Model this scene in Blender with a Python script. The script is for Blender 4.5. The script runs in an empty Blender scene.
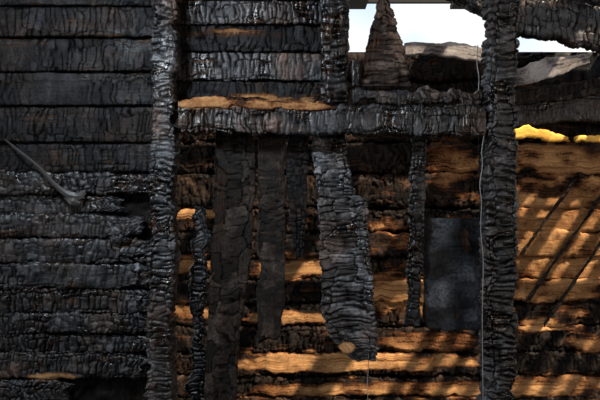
import bpy, math, numpy as np
from mathutils import Vector
rng=np.random.RandomState(7)
CZ=1.6; D=4.1667
def k(Y): return (D+Y)*.0012
def X(px,Y=0): return (px-300)*k(Y)
def Z(py,Y=0): return CZ+(200-py)*k(Y)
# ---------------- numpy noise
def h3(i,j,l,seed):
    i=i.astype(np.int64);j=j.astype(np.int64);l=np.asarray(l).astype(np.int64)
    n=(i*374761393+j*668265263+l*2147483647+seed*974634777)&0xffffffff
    n=((n^(n>>13))*1274126177)&0xffffffff
    n=((n^(n>>16))*2246822519)&0xffffffff
    return ((n^(n>>15))&0xffffff)/float(0xffffff)
def vn(a,b,seed=0):
    a=np.asarray(a,float);b=np.asarray(b,float)
    ia=np.floor(a);ib=np.floor(b);fa=a-ia;fb=b-ib
    fa=fa*fa*(3-2*fa);fb=fb*fb*(3-2*fb);z=np.zeros_like(ia)
    return (h3(ia,ib,z,seed)*(1-fa)+h3(ia+1,ib,z,seed)*fa)*(1-fb)+(h3(ia,ib+1,z,seed)*(1-fa)+h3(ia+1,ib+1,z,seed)*fa)*fb
def fbm(a,b,seed=0,o=3):
    r=0;w=.5;t=0
    for q in range(o):
        r=r+w*vn(a*2**q,b*2**q,seed+q*13);t+=w;w*=.5
    return r/t*2-1
def sm(x,a,b):
    t=np.clip((x-a)/(b-a),0,1);return t*t*(3-2*t)
def strip1(x,row,seed,jit):
    i=np.floor(x);z=np.zeros_like(i)
    b0=i+(h3(i,row,z,seed)-.5)*jit
    lower=x<b0
    i=np.where(lower,i-1,i)
    b1=i+1+(h3(i+1,row,z,seed)-.5)*jit
    up=x>=b1
    i=np.where(up,i+1,i)
    b0=i+(h3(i,row,z,seed)-.5)*jit
    b1=i+1+(h3(i+1,row,z,seed)-.5)*jit
    f=(x-b0)/(b1-b0+1e-6)
    return i,f,np.minimum(x-b0,b1-x)
def blocks(a,b,seed):
    z=np.zeros_like(a)
    rb,fb,db=strip1(b,z,seed,.8)
    ra,fa_,da=strip1(a*(.75+.6*h3(rb,z,z+1,seed+4))+h3(rb,z,z,seed+4)*.9,rb,seed+1,.85)
    rid=h3(ra,rb,z+5,seed);t1=h3(ra,rb,z+6,seed)-.5;t2=h3(ra,rb,z+7,seed)-.5
    return fa_,fb,da,db,rid,t1,t2
# ---------------- materials
def burnt(name,top=(.027,.029,.033),crack=(.0006,.0005,.0005),w1=(.16,.06,.02),w2=(.62,.36,.16),scorch=(.05,.022,.01),rough=.3,spec=.72,bump=.5,gs=(5,90),warm=(.055,.031,.02)):
    m=bpy.data.materials.new(name);m.use_nodes=True;nt=m.node_tree;N=nt.nodes;L=nt.links
    bs=N['Principled BSDF']
    def at(n):
        a=N.new('ShaderNodeAttribute');a.attribute_name=n;return a
    g=at('g');h=at('h');bu=at('burn');tn=at('tone')
    mp=N.new('ShaderNodeMapping');mp.inputs['Scale'].default_value=(gs[0],gs[1],1);L.new(g.outputs['Vector'],mp.inputs[0])
    gr=N.new('ShaderNodeTexNoise');gr.inputs['Scale'].default_value=1;gr.inputs['Detail'].default_value=5;gr.inputs['Distortion'].default_value=.4;L.new(mp.outputs[0],gr.inputs[0])
    fn=N.new('ShaderNodeTexNoise');fn.inputs['Scale'].default_value=70;fn.inputs['Detail'].default_value=6;L.new(g.outputs['Vector'],fn.inputs[0])
    bn=N.new('ShaderNodeTexNoise');bn.inputs['Scale'].default_value=7;bn.inputs['Detail'].default_value=4;L.new(g.outputs['Vector'],bn.inputs[0])
    def math_(op,a,b=None,c=None):
        n=N.new('ShaderNodeMath');n.operation=op
        for i,v in enumerate((a,b,c)):
            if v is None: continue
            if isinstance(v,(int,float)): n.inputs[i].default_value=v
            else: L.new(v,n.inputs[i])
        return n.outputs[0]
    def mix(f,a,b,bt='MIX'):
        n=N.new('ShaderNodeMix');n.data_type='RGBA';n.blend_type=bt
        for s,v in ((n.inputs[0],f),(n.inputs[6],a),(n.inputs[7],b)):
            if isinstance(v,(int,float)): s.default_value=v
            elif isinstance(v,tuple): s.default_value=(*v,1)
            else: L.new(v,s)
        return n.outputs[2]
    wr=N.new('ShaderNodeMapRange');wr.inputs[1].default_value=.47;wr.inputs[2].default_value=.66;wr.inputs[4].default_value=.8
    wn=N.new('ShaderNodeTexNoise');wn.inputs['Scale'].default_value=4;wn.inputs['Detail'].default_value=5;L.new(g.outputs['Vector'],wn.inputs[0]);L.new(wn.outputs['Fac'],wr.inputs[0])
    tp=mix(wr.outputs[0],top,warm)
    cc=mix(h.outputs['Fac'],crack,tp)
    var=math_('MULTIPLY',math_('MULTIPLY_ADD',fn.outputs['Fac'],2.6,-.5),math_('MULTIPLY_ADD',bn.outputs['Fac'],4.8,-1.5))
    var=math_('MULTIPLY',math_('MAXIMUM',var,.08),tn.outputs['Fac'])
    vc=N.new('ShaderNodeCombineColor')
    for i in range(3): L.new(var,vc.inputs[i])
    cc=mix(1.,cc,vc.outputs[0],'MULTIPLY')
    rp=N.new('ShaderNodeValToRGB');L.new(gr.outputs['Fac'],rp.inputs[0])
    rp.color_ramp.elements[0].position=.3;rp.color_ramp.elements[0].color=(*w1,1)
    rp.color_ramp.elements[1].position=.66;rp.color_ramp.elements[1].color=(*w2,1)
    b2=math_('ADD',bu.outputs['Fac'],math_('MULTIPLY_ADD',gr.outputs['Fac'],1.3,-.65))
    b2=math_('ADD',b2,math_('MULTIPLY_ADD',fn.outputs['Fac'],.6,-.3))
    b2=math_('ADD',b2,math_('MULTIPLY_ADD',bn.outputs['Fac'],1.3,-.65))
    r1=N.new('ShaderNodeMapRange');r1.inputs[1].default_value=.05;r1.inputs[2].default_value=.55;L.new(b2,r1.inputs[0])
    r2=N.new('ShaderNodeMapRange');r2.inputs[1].default_value=.5;r2.inputs[2].default_value=.8;L.new(b2,r2.inputs[0])
    col=mix(r1.outputs[0],rp.outputs[0],scorch)
    col=mix(r2.outputs[0],col,cc)
    L.new(col,bs.inputs['Base Color'])
    rr=N.new('ShaderNodeMapRange');rr.inputs[1].default_value=.35;rr.inputs[2].default_value=.65;rr.inputs[3].default_value=rough-.06;rr.inputs[4].default_value=rough+.35;L.new(bn.outputs['Fac'],rr.inputs[0])
    ro=math_('ADD',rr.outputs[0],math_('MULTIPLY_ADD',r2.outputs[0],-.3,.3));L.new(ro,bs.inputs['Roughness'])
    sp=math_('MULTIPLY',math_('MULTIPLY_ADD',h.outputs['Fac'],.95,.05),spec);L.new(sp,bs.inputs['Specular IOR Level'])
    hb=math_('ADD',math_('MULTIPLY',gr.outputs['Fac'],.9),math_('MULTIPLY',fn.outputs['Fac'],.7))
    bp=N.new('ShaderNodeBump');bp.inputs['Strength'].default_value=bump;bp.inputs['Distance'].default_value=.006
    L.new(hb,bp.inputs['Height']);L.new(bp.outputs[0],bs.inputs['Normal'])
    return m
M_char=burnt('charred_timber',bump=.5)
M_dark=burnt('soot_black_board',top=(.013,.0138,.0165),crack=(.002,.002,.002),rough=.48,spec=.32,gs=(3,80),bump=.7,warm=(.030,.017,.011))
M_grey=burnt('ashy_char',top=(.072,.075,.082),bump=.5)
M_brn=burnt('smoked_board',top=(.045,.035,.029),crack=(.008,.006,.005),rough=.6,spec=.3,bump=.9,gs=(3,120))
M_log=burnt('scorched_log',top=(.014,.010,.008),w1=(.19,.07,.024),w2=(.76,.44,.20),scorch=(.11,.04,.015),rough=.6,spec=.25,gs=(2.5,70))
M_ash=burnt('ash_grey_wood',w1=(.2,.18,.17),w2=(.62,.57,.55),scorch=(.12,.1,.095),rough=.6,spec=.25,gs=(4,60))
M_yel=burnt('sun_painted_wood',w1=(.95,.42,.06),w2=(1,.70,.18),scorch=(.7,.24,.04),rough=.6,spec=.25)  # sun glow painted into the albedo as extra-bright yellow
M_pan=burnt('slate_panel',top=(.050,.056,.066),crack=(.03,.033,.038),rough=.5,spec=.35,bump=.5,gs=(12,30),warm=(.05,.046,.045))
# ---------------- builder
SEED=[10]
def board(name,ctrl,Y,t,axis='Z',n=7,res=.005,cell=(.026,.042),amp=.006,big=.004,edge=.004,rag=(0,0),burn=1.,patches=(),mat=None,parent=None,tone=1.,bend=0,bite=0.,pn=.55,smooth=.35,jag=.003):
    SEED[0]+=1;sd=SEED[0]
    rows=[]
    for s,a,b in ctrl:
        if axis=='Z': r=(Z(s,Y),X(a,Y),X(b,Y))
        else: r=(X(s,Y),Z(a,Y),Z(b,Y))
        rows.append((r[0],min(r[1:]),max(r[1:])))
    rows.sort();R=np.array(rows)
    s=np.linspace(R[0,0],R[-1,0],max(6,int((R[-1,0]-R[0,0])/res)+1))
    lo=np.interp(s,R[:,0],R[:,1]);hi=np.interp(s,R[:,0],R[:,2])
    z0=s*0
    lo=lo+edge*fbm(s*14,z0+3.3,sd)*2+jag*fbm(s*70,z0+5,sd+61);hi=hi+edge*fbm(s*14,z0+9.3,sd+5)*2+jag*fbm(s*70,z0+8,sd+62)
    if bite:
        lo=lo+bite*sm(fbm(s*9,z0+1.3,sd+21),.2,.35);hi=hi-bite*sm(fbm(s*9,z0+7.3,sd+22),.2,.35)
    half=(hi-lo)/2;mid=(hi+lo)/2;w=float(np.mean(R[:,2]-R[:,1]))
    th=np.linspace(0,2*np.pi,1200,endpoint=False)+np.pi/2
    u=np.sign(np.cos(th))*np.abs(np.cos(th))**(2/n);v=np.sign(np.sin(th))*np.abs(np.sin(th))**(2/n)
    pu=u*w/2;pv=v*t/2
    seg=np.hypot(np.roll(pu,-1)-pu,np.roll(pv,-1)-pv)
    wt=seg*np.where(v>.9,.2,1.)
    cum=np.concatenate([[0],np.cumsum(wt)]);m=max(10,int(cum[-1]/res))
    idx=np.searchsorted(cum,np.linspace(0,cum[-1],m,endpoint=False)+1e-9).clip(0,1199)
    idx=np.unique(idx);m=len(idx)
    arc=np.concatenate([[0],np.cumsum(seg)])[:-1][idx];arc=arc-arc.mean()
    U=u[idx];V=v[idx]
    nu=np.abs(U)**(n-1)*np.sign(U)/(w/2);nv=np.abs(V)**(n-1)*np.sign(V)/(t/2)
    ln=np.hypot(nu,nv)+1e-9;nu/=ln;nv/=ln
    S,A=np.meshgrid(s,arc,indexing='ij');o=sd*3.7
    wa=fbm(S*13,A*13+o,sd+2)*.8+fbm(S*4,A*4+o,sd+12)*1.2;wb=fbm(S*8+50,A*8+o,sd+3)*.9
    FA,FB,DA,DB,rid,t1,t2=blocks(S/cell[0]+wa+o,A/cell[1]+wb,sd)
    pxa=.0030/cell[0];pxb=.0024/cell[1]
    cw=1.15+1.1*fbm(S*6,A*6+o,sd+41)
    hh=sm(DA,pxa*.2*cw,pxa*1.9*cw)*np.maximum(sm(DB,pxb*.2,pxb*1.7),(fbm(S*9,A*9+o,sd+43)>.3)*1.)
    pil=1-.2*np.abs(2*FA-1)**4-.1*np.abs(2*FB-1)**4
    fa2,fb2,da2,db2,r2_,_,_=blocks(S/cell[0]*2.3+wb*2+o,A/cell[1]*2.6+wa,sd+77)
    h2=sm(da2,0,.25)*sm(db2,0,.2)
    H=hh*np.clip(pil,0,1)*(.65+.35*h2)
    msk=sm(fbm(S*2.5,A*3+o,sd+51),-.45,.15);msk=smooth+(1-smooth)*msk
    H=1-(1-H)*(.25+.75*msk)
    AC=mid[:,None]+U[None]*half[:,None];
    DP=np.broadcast_to(V[None]*t/2,AC.shape).copy()
    if axis=='Z': wx,wz=AC,S
    else: wx,wz=S,AC
    px=wx/k(Y)+300;py=200-(wz-CZ)/k(Y)
    B=np.full(AC.shape,float(burn))
    for p in patches:
        cx,cy,rx,ry,st=p
        q=np.sqrt(((px-cx)/rx)**2+((py-cy)/ry)**2)+pn*fbm(px/22,py/7,sd+8)
        B=B-st*(1-sm(q,.5,1.3))
    B=np.clip(B,0,1.3)
    ca=sm(B,.35,.9)
    zz=1+.6*fbm(S*4,A*4+o,sd+31)
    d=-amp*(1-H)*ca*zz+amp*msk*(.9*(rid-.5)+1.2*(t1*(FA-.5)+t2*(FB-.5))*hh)*ca+big*fbm(S*7,A*7+o,sd+4)*1.5+.0015*fbm(S*40,A*90,sd+6)
    AC=AC+nu[None]*d;DP=DP+nv[None]*d
    S2=S.copy()
    L0=s[0];L1=s[-1]
    rg=fbm(U[None]*3+o+0*S,DP*20,sd+7)*1.6+.5*fbm(U[None]*11+o+0*S,DP*20,sd+9)
    S2+=rag[0]*rg*np.exp(-(S-L0)/.08);S2+=rag[1]*rg*np.exp(-(L1-S)/.08)
    if bend: DP=DP-bend*((L1-S)/(L1-L0))**2*(.4+.6*U[None]**2)
    ns=len(s)
    P=np.stack([AC,DP+Y+t/2,S2] if axis=='Z' else [S2,DP+Y+t/2,AC],-1).reshape(-1,3)
    c0=P[:m].mean(0);c1=P[-m:].mean(0)
    P=np.vstack([P,c0,c1]);org=P.mean(0);P=P-org
    i,j=np.meshgrid(np.arange(ns-1),np.arange(m),indexing='ij');j2=(j+1)%m
    Q=np.stack([i*m+j,i*m+j2,(i+1)*m+j2,(i+1)*m+j],-1).reshape(-1,4)
    f=Q.tolist()
    for q in range(m):
        f.append([ns*m,(q+1)%m,q]);f.append([ns*m+1,(ns-1)*m+q,(ns-1)*m+(q+1)%m])
    me=bpy.data.meshes.new(name);me.from_pydata(P.tolist(),[],f)
    import bmesh
    bm=bmesh.new();bm.from_mesh(me);bmesh.ops.recalc_face_normals(bm,faces=bm.faces);bm.to_mesh(me);bm.free()
    me.polygons.foreach_set('use_smooth',[True]*len(me.polygons))
    def fa(nm,arr,dv):
        a=me.attributes.new(nm,'FLOAT','POINT');a.data.foreach_set('value',np.append(arr.ravel(),[dv,dv]).astype(np.float32))
    fa('h',H,.3);fa('burn',B,float(B.mean()));fa('tone',(.3+1.6*rid**1.7)*tone,tone)
    g=me.attributes.new('g','FLOAT_VECTOR','POINT')
    G=np.stack([S+o,A,np.zeros_like(A)+sd*.37],-1).reshape(-1,3);G=np.vstack([G,G[0],G[-1]])
    g.data.foreach_set('vector',G.astype(np.float32).ravel())
    ob=bpy.data.objects.new(name,me);bpy.context.collection.objects.link(ob);ob.location=org
    me.materials.append(mat or M_char)
    if parent: ob.parent=parent
    return ob
def empty(name):
    e=bpy.data.objects.new(name,None);bpy.context.collection.objects.link(e);return e
G0=520
# ---------------- left wall
wl=empty('wall_left')
rows=[(-60,-30),(-29,5),(7,36),(38,71),(72,105),(107,142),(144,172)]
off=[0,.012,-.006,.006,-.004,.008,-.004]
for i,(a,b) in enumerate(rows):
    board(f'upper_plank_{i}',[(-160,a,b),(156,a+rng.uniform(-1,1),b)],.10+off[i],.035,'X',n=10,res=.006,cell=(.036,.08),amp=.0018,edge=.002,big=.004,mat=M_dark,parent=wl,tone=(1.3,1.1,1.3,.9,1.1,.9,1.1)[i],smooth=.0)
rows=[(172,193,150),(194,213,118),(214,236,140),(238,262,150),(263,287,152),(288,312,152),(313,332,152),(333,351,152),(352,377,146),(380,402,70),(403,430,152)]
for i,(a,b,e) in enumerate(rows):
    board(f'lower_plank_{i}',[(-160,a,b+1),(e-50,a,b+2),(e,a+3,b)],.078+rng.uniform(-.012,.025),.05,'X',n=6,res=.005,cell=(.028+rng.uniform(-.004,.006),.045),amp=.010,edge=.007,big=.008,rag=(0,.04),mat=M_char,parent=wl,tone=rng.uniform(.8,1.3),
        patches=[(52,377,25,4,.9),(128,247,14,6,.35)])
for i,a in enumerate(range(428,520,30)):
    board(f'footing_plank_{i}',[(-160,a,a+31),(148,a,a+31)],.09,.04,'X',res=.015,mat=M_char,parent=wl)
board('sheathing',[(-60,-160,154),(515,-160,154)],.15,.02,'Z',res=.03,amp=.003,mat=M_dark,parent=wl,tone=.4)
def tube(name,pts,Y,r,mat):
    cu=bpy.data.curves.new(name,'CURVE');cu.dimensions='3D';cu.bevel_depth=r;cu.bevel_resolution=2
    sp=cu.splines.new('NURBS');sp.points.add(len(pts)-1)
    for p,q in zip(sp.points,pts):
        y=Y if len(q)<3 else q[2];p.co=(X(q[0],y),y,Z(q[1],y),1)
    sp.use_endpoint_u=True;sp.order_u=3
    o=bpy.data.objects.new(name,cu);bpy.context.collection.objects.link(o);cu.materials.append(mat);return o
def plain(name,c,r=.5,metal=0):
    m=bpy.data.materials.new(name);m.use_nodes=True;nt=m.node_tree;b=nt.nodes['Principled BSDF']
    n=nt.nodes.new('ShaderNodeTexNoise');n.inputs['Scale'].default_value=40
    rp=nt.nodes.new('ShaderNodeValToRGB');rp.color_ramp.elements[0].color=(*[v*.5 for v in c],1);rp.color_ramp.elements[1].color=(*[min(1,v*1.3) for v in c],1)
    nt.links.new(n.outputs[0],rp.inputs[0]);nt.links.new(rp.outputs[0],b.inputs['Base Color']);b.inputs['Roughness'].default_value=r;b.inputs['Metallic'].default_value=metal
    return m
M_wire=plain('bare_wire',(.3,.3,.31),.4);M_strip=plain('sooty_strip',(.08,.078,.076),.4)
st=empty('peeled_strip')
def ribbon(name,pts,Y,parent,mat):
    V=[];F=[];n=60
    a=np.array(pts,float);tt=np.linspace(0,len(a)-1,n)
    c=np.stack([np.interp(tt,range(len(a)),a[:,q]) for q in range(4)],-1)
    ker=np.ones(7)/7
    for q in range(4):
        c[:,q]=np.convolve(np.pad(c[:,q],3,'edge'),ker,'valid')
    for i in range(n):
        d=c[min(i+1,n-1),:2]-c[max(i-1,0),:2];d=d/np.linalg.norm(d);nn=np.array([-d[1],d[0]])
        for j,(e,yy) in enumerate(((-1,0),(0,-.008),(1,.0))):
            p=c[i,:2]+nn*e*c[i,2];y=Y+c[i,3]+yy
            V.append((X(p[0],y),y,Z(p[1],y)))
    for i in range(n-1):
        for j in range(2): F.append((i*3+j,i*3+j+1,i*3+j+4,i*3+j+3))
    me=bpy.data.meshes.new(name);me.from_pydata(V,[],F);me.materials.append(mat)
    o=bpy.data.objects.new(name,me);bpy.context.collection.objects.link(o);o.parent=parent
    so=o.modifiers.new('s','SOLIDIFY');so.thickness=.003
    return o
ribbon('strip',[(3,138,.8,.03),(20,152,1.4,-.03),(38,166,1.6,-.04),(54,184,2,-.04),(66,194,3,-.04),(78,197,4,-.03),(86,191,2,0)],.06,st,M_strip)
ribbon('flap',[(66,197,2,-.02),(72,201,4,-.04),(80,204,2,-.02)],.06,st,M_strip)
for i,(x,y,s_) in enumerate([(120,240,10),(132,252,12),(112,232,7),(138,268,8)]):
    board(f'char_flake_{i}',[(x-s_,y-3,y+3),(x,y-6,y+5),(x+s_,y-1,y+3)],.05,.02,'X',n=3,res=.005,rag=(.01,.01),mat=M_grey,parent=wl,tone=1.5)
# ---------------- upper wall
wu=empty('wall_upper')
for i,(a,b,tn) in enumerate([(-62,-28,1),(-30,-2,1),(0,23,1.3),(25,50,.8),(52,79,1.1),(81,102,.6)]):
    board(f'plank_{i}',[(170,a,b+1),(326,a+1,b+1)],.078+(.0,.01,.0,.016,.004,.01)[i],.03,'X',n=9,res=.005,cell=(.028,.05) if i in(2,4) else (.036,.07),amp=.006 if i in(2,4) else .003,edge=.004,mat=M_char if i in(2,4) else M_dark,parent=wu,tone=tn*1.3,
          patches=[(250,99,70,5,.8)] if i==5 else [(230,32,50,5,.5)] if i==3 else [])
board('backing',[(-60,172,326),(99,172,326)],.125,.015,'Z',res=.03,amp=.002,mat=M_dark,parent=wu,tone=.4)
# ---------------- frame
board('charred_post',[(-60,152,178),(0,151,177),(100,150,175),(200,148,174),(300,147,173),(400,144,171),(G0,142,170)],-.09,.16,'Z',n=8,res=.0044,cell=(.030,.055),amp=.013,edge=.008,big=.007,bite=.016,jag=.007,mat=M_char,tone=1.5)
board('charred_post',[(-60,488,521),(0,487,520),(110,487,519),(135,489,520),(200,486,518),(300,485,518),(400,483,517),(G0,482,516)],-.09,.16,'Z',n=8,res=.0044,cell=(.032,.06),amp=.014,edge=.009,big=.007,bite=.016,jag=.007,mat=M_grey,tone=.85,patches=[(519,300,3,110,.5)])
board('lintel_beam',[(178,101,133),(250,103,134),(350,104,135),(430,105,136),(486,104,136)],-.08,.14,'X',n=8,res=.0044,cell=(.032,.05),amp=.012,edge=.006,big=.007,bite=.008,jag=.006,mat=M_char,tone=1.6,patches=[(250,104,95,6,.6)])
board('split_batten',[(180,97,107),(230,96,109),(300,98,111),(335,101,110)],-.09,.05,'X',n=4,res=.005,edge=.006,rag=(.0,.03),mat=M_log,burn=.9,bite=.012,patches=[(200,103,32,8,.65),(295,105,42,7,.65)])
board('charred_plank',[(353,87,103),(380,89,104),(420,86,104),(483,88,105)],-.05,.09,'X',n=6,res=.005,edge=.010,bite=.02,mat=M_char,tone=1.5)
board('stud_post',[(-60,321,350),(0,321,349),(60,321,348),(103,320,348)],-.04,.09,'Z',n=8,res=.005,cell=(.032,.05),amp=.007,mat=M_char,tone=.8)
board('leaning_board',[(-6,381,388),(10,376,392),(40,369,402),(70,362,408),(86,359,412)],-.03,.035,'Z',n=8,res=.005,cell=(.032,.06),edge=.005,amp=.008,mat=M_brn,tone=2.,burn=.9)
board('broken_stick',[(62,352,359),(75,351,360),(85,352,360)],-.06,.03,'Z',n=4,res=.005,rag=(0,.03),mat=M_char,tone=1)
# ---------------- hanging boards
board('hanging_board',[(118,215,256),(160,215,256),(240,212,253),(330,207,240),(400,204,236),(G0-5,203,235)],.065,.03,'Z',n=9,res=.005,cell=(.07,.05),amp=.003,edge=.004,mat=M_brn,tone=.8,bite=.012,smooth=0,patches=[(222,225,10,60,.2)])
board('hanging_board',[(118,258,286),(200,258,286),(300,257,285),(337,258,280)],.065,.03,'Z',n=9,res=.005,cell=(.04,.04),amp=.004,edge=.004,rag=(.03,0),mat=M_brn,tone=.8,bite=.012,smooth=0)
board('hanging_board',[(118,288,309),(180,287,308),(225,290,306),(258,295,302)],.085,.025,'Z',n=7,res=.005,cell=(.03,.03),amp=.005,rag=(.02,0),mat=M_dark,tone=.9)
board('split_hanging_board',[(112,312,346),(150,312,347),(180,315,352),(194,317,356),(200,317,367),(240,319,370),(290,321,373),(315,322,375),(335,329,376),(350,343,376),(357,355,375)],.07,.045,'Z',n=8,res=.0044,cell=(.032,.065),amp=.011,edge=.003,big=.004,rag=(.01,0),jag=.006,mat=M_grey,tone=1.5,bite=.004,bend=.10,patches=[(346,346,9,6,1.1)])
board('charred_stick',[(208,191,203),(240,190,208),(300,189,207),(350,190,206),(400,187,207),(G0-15,188,205)],.12,.05,'Z',n=4,res=.005,cell=(.026,.035),amp=.011,edge=.013,bite=.015,rag=(0,.02),mat=M_char,tone=1.3)
board('thin_stud',[(118,413,429),(200,410,425),(290,406,422),(326,405,420)],.065,.04,'Z',n=6,res=.005,amp=.008,edge=.005,rag=(.01,0),mat=M_char,tone=.8)
board('slate_panel',[(218,424,489),(240,424,489),(300,423,489),(322,423,489),(329,428,489)],.11,.02,'Z',n=12,res=.007,cell=(.3,.3),amp=.001,edge=.003,big=.004,rag=(.012,.006),mat=M_pan,tone=1.2)
board('hanging_lath',[(118,478,489),(215,480,489)],.085,.02,'Z',n=4,res=.008,mat=M_dark)
tube('hanging_wire',[(484,136),(481,150),(483,165),(479,185),(482,200),(480,230),(484,260),(482,300),(483,400),(484,500)],-.1,.002,M_wire)
tube('hanging_wire',[(368,350),(369,362),(367,385),(368,400),(366,440),(368,495)],.03,.0016,M_wire)
tube('hanging_wire',[(478,45,.0),(476,62,-.02),(480,80,-.02),(478,92,-.02)],-.02,.0025,M_wire)
# ---------------- back wall
YB=1.6
wb=empty('wall_back')
pt=[(195,214,34,7,.95),(190,265,30,8,.9),(195,311,30,8,.85),(300,268,45,11,1.15),(300,318,60,7,.95),(340,363,130,11,1.35),
    (388,292,35,24,.75),(385,240,35,12,.4),(430,342,70,12,.5),(300,392,80,7,.6),(440,388,120,8,.6),(455,165,30,26,.6),(385,225,30,10,.35),
    (560,158,90,20,.55),(565,240,90,80,.82),(590,345,40,10,.65),(535,325,30,6,.6),(570,385,60,12,.6),(430,300,60,20,.45),(480,395,60,8,.6),
    (555,350,22,8,-.8),(590,305,20,6,-.4)]
lr=[(52,80,160,545),(80,112,150,560),(111,142,140,690),(141,174,140,690),(172,209,140,690),(207,232,140,690),(231,258,140,690),(256,280,140,690),(279,304,140,690),(302,327,140,690),(326,353,140,690),(351,376,140,690),(375,398,140,690),(396,432,140,690)]
for i,(a,b,x0,x1) in enumerate(lr):
    board(f'log_{i}',[(x0,a,b+1),(400,a+1,b),(x1,a-1,b+1)],YB+rng.uniform(-.02,.015),.2,'X',n=7,res=.008,cell=(.045,.07),amp=.012,edge=.009,big=.011,bite=.014,mat=M_log,patches=pt,parent=wb,tone=1.2)
board('backing',[(52,150,640),(430,150,690)],YB+.2,.03,'Z',res=.04,amp=.002,mat=M_dark,parent=wb)
board('pale_batten',[(515,128,140),(530,126,139),(550,131,141),(568,136,141)],1.32,.04,'X',n=4,res=.008,mat=M_yel,burn=.0,edge=.012,rag=(0,.03))
board('pale_batten',[(576,136,141),(620,134,142)],1.32,.04,'X',n=4,res=.008,mat=M_yel,burn=.0,edge=.012,rag=(.02,0))
for (x0,y0,x1,y1) in [(612,182,528,300),(628,205,545,325),(575,180,522,255)]:
    board('diagonal_strip',[(y0,x0-1.8,x0+2.2),(y1,x1-1.8,x1+2)],YB-.06,.02,'Z',n=5,res=.008,amp=.004,edge=.006,mat=M_brn,rag=(.02,.02))  # thin dark strips set diagonally in front of the logs
# ---------------- roof remains right
board('fallen_rafter',[(395,-45,-22),(440,-38,-8),(487,-26,14),(520,-18,34),(600,6,50),(700,32,80)],1.2,.14,'X',n=5,res=.007,cell=(.036,.06),amp=.012,edge=.012,bite=.02,mat=M_char,tone=1.6)
board('fallen_rafter',[(500,-70,-20),(600,-40,3),(700,0,28)],1.25,.12,'X',n=5,res=.008,amp=.008,edge=.01,mat=M_char,tone=1)
board('roof_plank',[(505,92,106),(560,85,100),(640,70,92)],1.35,.05,'X',n=6,res=.007,amp=.006,edge=.012,mat=M_brn,tone=1)
board('roof_plank',[(505,104,128),(560,98,122),(640,92,126)],1.42,.06,'X',n=6,res=.007,amp=.006,edge=.01,mat=M_char,tone=.9)
board('roof_plank',[(512,70,88),(545,58,80),(590,54,64)],1.25,.03,'X',n=7,res=.007,edge=.008,mat=M_ash,burn=.25)
board('roof_plank',[(405,42,54),(450,42,57),(500,50,66)],1.25,.05,'X',n=7,res=.007,edge=.008,mat=M_ash,burn=.3)
# ---------------- shells
def box(name,x0,x1,y0,y1,z0,z1,mat,parent=None):
    V=[(x,y,z) for x in(x0,x1) for y in(y0,y1) for z in(z0,z1)];c=Vector(((x0+x1)/2,(y0+y1)/2,(z0+z1)/2))
    F=[(0,1,3,2),(4,6,7,5),(0,4,5,1),(2,3,7,6),(0,2,6,4),(1,5,7,3)]
    me=bpy.data.meshes.new(name);me.from_pydata([Vector(v)-c for v in V],[],F);me.materials.append(mat)
    o=bpy.data.objects.new(name,me);bpy.context.collection.objects.link(o);o.location=c
    if parent:o.parent=parent
    return o
M_pl=plain('soot_wood',(.02,.018,.017),.7);M_gr=plain('ash_ground',(.05,.045,.04),.9)
ce=empty('ceiling')
for i in range(34):
    box(f'roof_board_{i}',-3.6,6.5,-7.1+i*.212,-7.1+i*.212+.211,2.95,2.98,M_pl,ce)
box('floor',-20,20,-20,20,-.05,0,M_gr)
box('wall_rear',-3.6,6.5,-7.15,-7.05,0,2.95,M_pl)
rl=empty('roof_lattice')
for i,x in enumerate(np.arange(2.4,4.6,.17)):
    x+=rng.uniform(-.025,.025)
    box(f'batten_{i}',x,x+.08,.14,1.95,3.0,3.03,M_pl,rl)
for i,y in enumerate((.2,.62,1.05,1.5,1.9)):
    box(f'crossbar_{i}',-2.5,4.5,y,y+.05,3.04,3.08,M_pl,rl)
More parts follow.
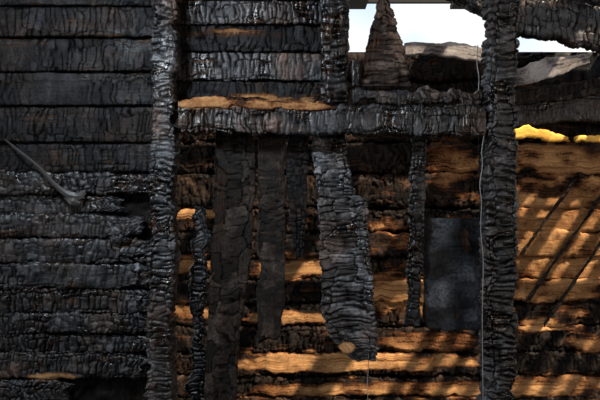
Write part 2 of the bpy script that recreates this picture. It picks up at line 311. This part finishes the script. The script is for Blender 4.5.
for i,(x,w) in enumerate(((-.6,.3),(.3,.18),(1.1,.12),(1.75,.25))):  # unseen boards added to dapple the sun on the central back wall
    box(f'dapple_board_{i}',x,x+w,.14,1.95,3.0,3.03,M_pl,rl)
# ---------------- light
sd=Vector((1.43,-1,2.2))
s=bpy.data.lights.new('sun','SUN');s.energy=9.2;s.color=(1,.84,.63);s.angle=.014
so=bpy.data.objects.new('sun',s);bpy.context.collection.objects.link(so);so.rotation_euler=sd.to_track_quat('Z','Y').to_euler();so.location=(4,-3,7)
def area(name,loc,tgt,size,e,col):
    l=bpy.data.lights.new(name,'AREA');l.energy=e;l.size=size;l.color=col
    o=bpy.data.objects.new(name,l);bpy.context.collection.objects.link(o);o.location=loc
    o.rotation_euler=(Vector(loc)-Vector(tgt)).to_track_quat('Z','Y').to_euler()
area('added_key_light',(-1.1,-1.5,2.88),(.2,0,1.4),.4,64,(.85,.92,1))  # added key lamp under the closed ceiling, grazes the char from upper left
area('added_fill_light',(3.0,-3.2,2.2),(0,0,1.5),.6,32,(1,.84,.7))  # added unseen fill lamp, warms the frame from the right
w=bpy.data.worlds.new('World');bpy.context.scene.world=w;w.use_nodes=True;nt=w.node_tree
bg=nt.nodes['Background'];tc=nt.nodes.new('ShaderNodeTexCoord');nz=nt.nodes.new('ShaderNodeTexNoise');nz.inputs['Scale'].default_value=7
rp=nt.nodes.new('ShaderNodeValToRGB');rp.color_ramp.elements[0].position=.4;rp.color_ramp.elements[0].color=(.70,.85,1,1);rp.color_ramp.elements[1].position=.55;rp.color_ramp.elements[1].color=(1,1,1,1)
nt.links.new(tc.outputs['Generated'],nz.inputs[0]);nt.links.new(nz.outputs[0],rp.inputs[0]);nt.links.new(rp.outputs[0],bg.inputs[0]);bg.inputs[1].default_value=1.1
c=bpy.data.cameras.new('camera');c.lens=50;c.sensor_width=36
co=bpy.data.objects.new('camera',c);bpy.context.collection.objects.link(co);co.location=(0,-D,CZ);co.rotation_euler=(math.pi/2,0,0)
bpy.context.scene.camera=co
bpy.context.scene.view_settings.view_transform='Standard'
bpy.context.scene.view_settings.gamma=.95
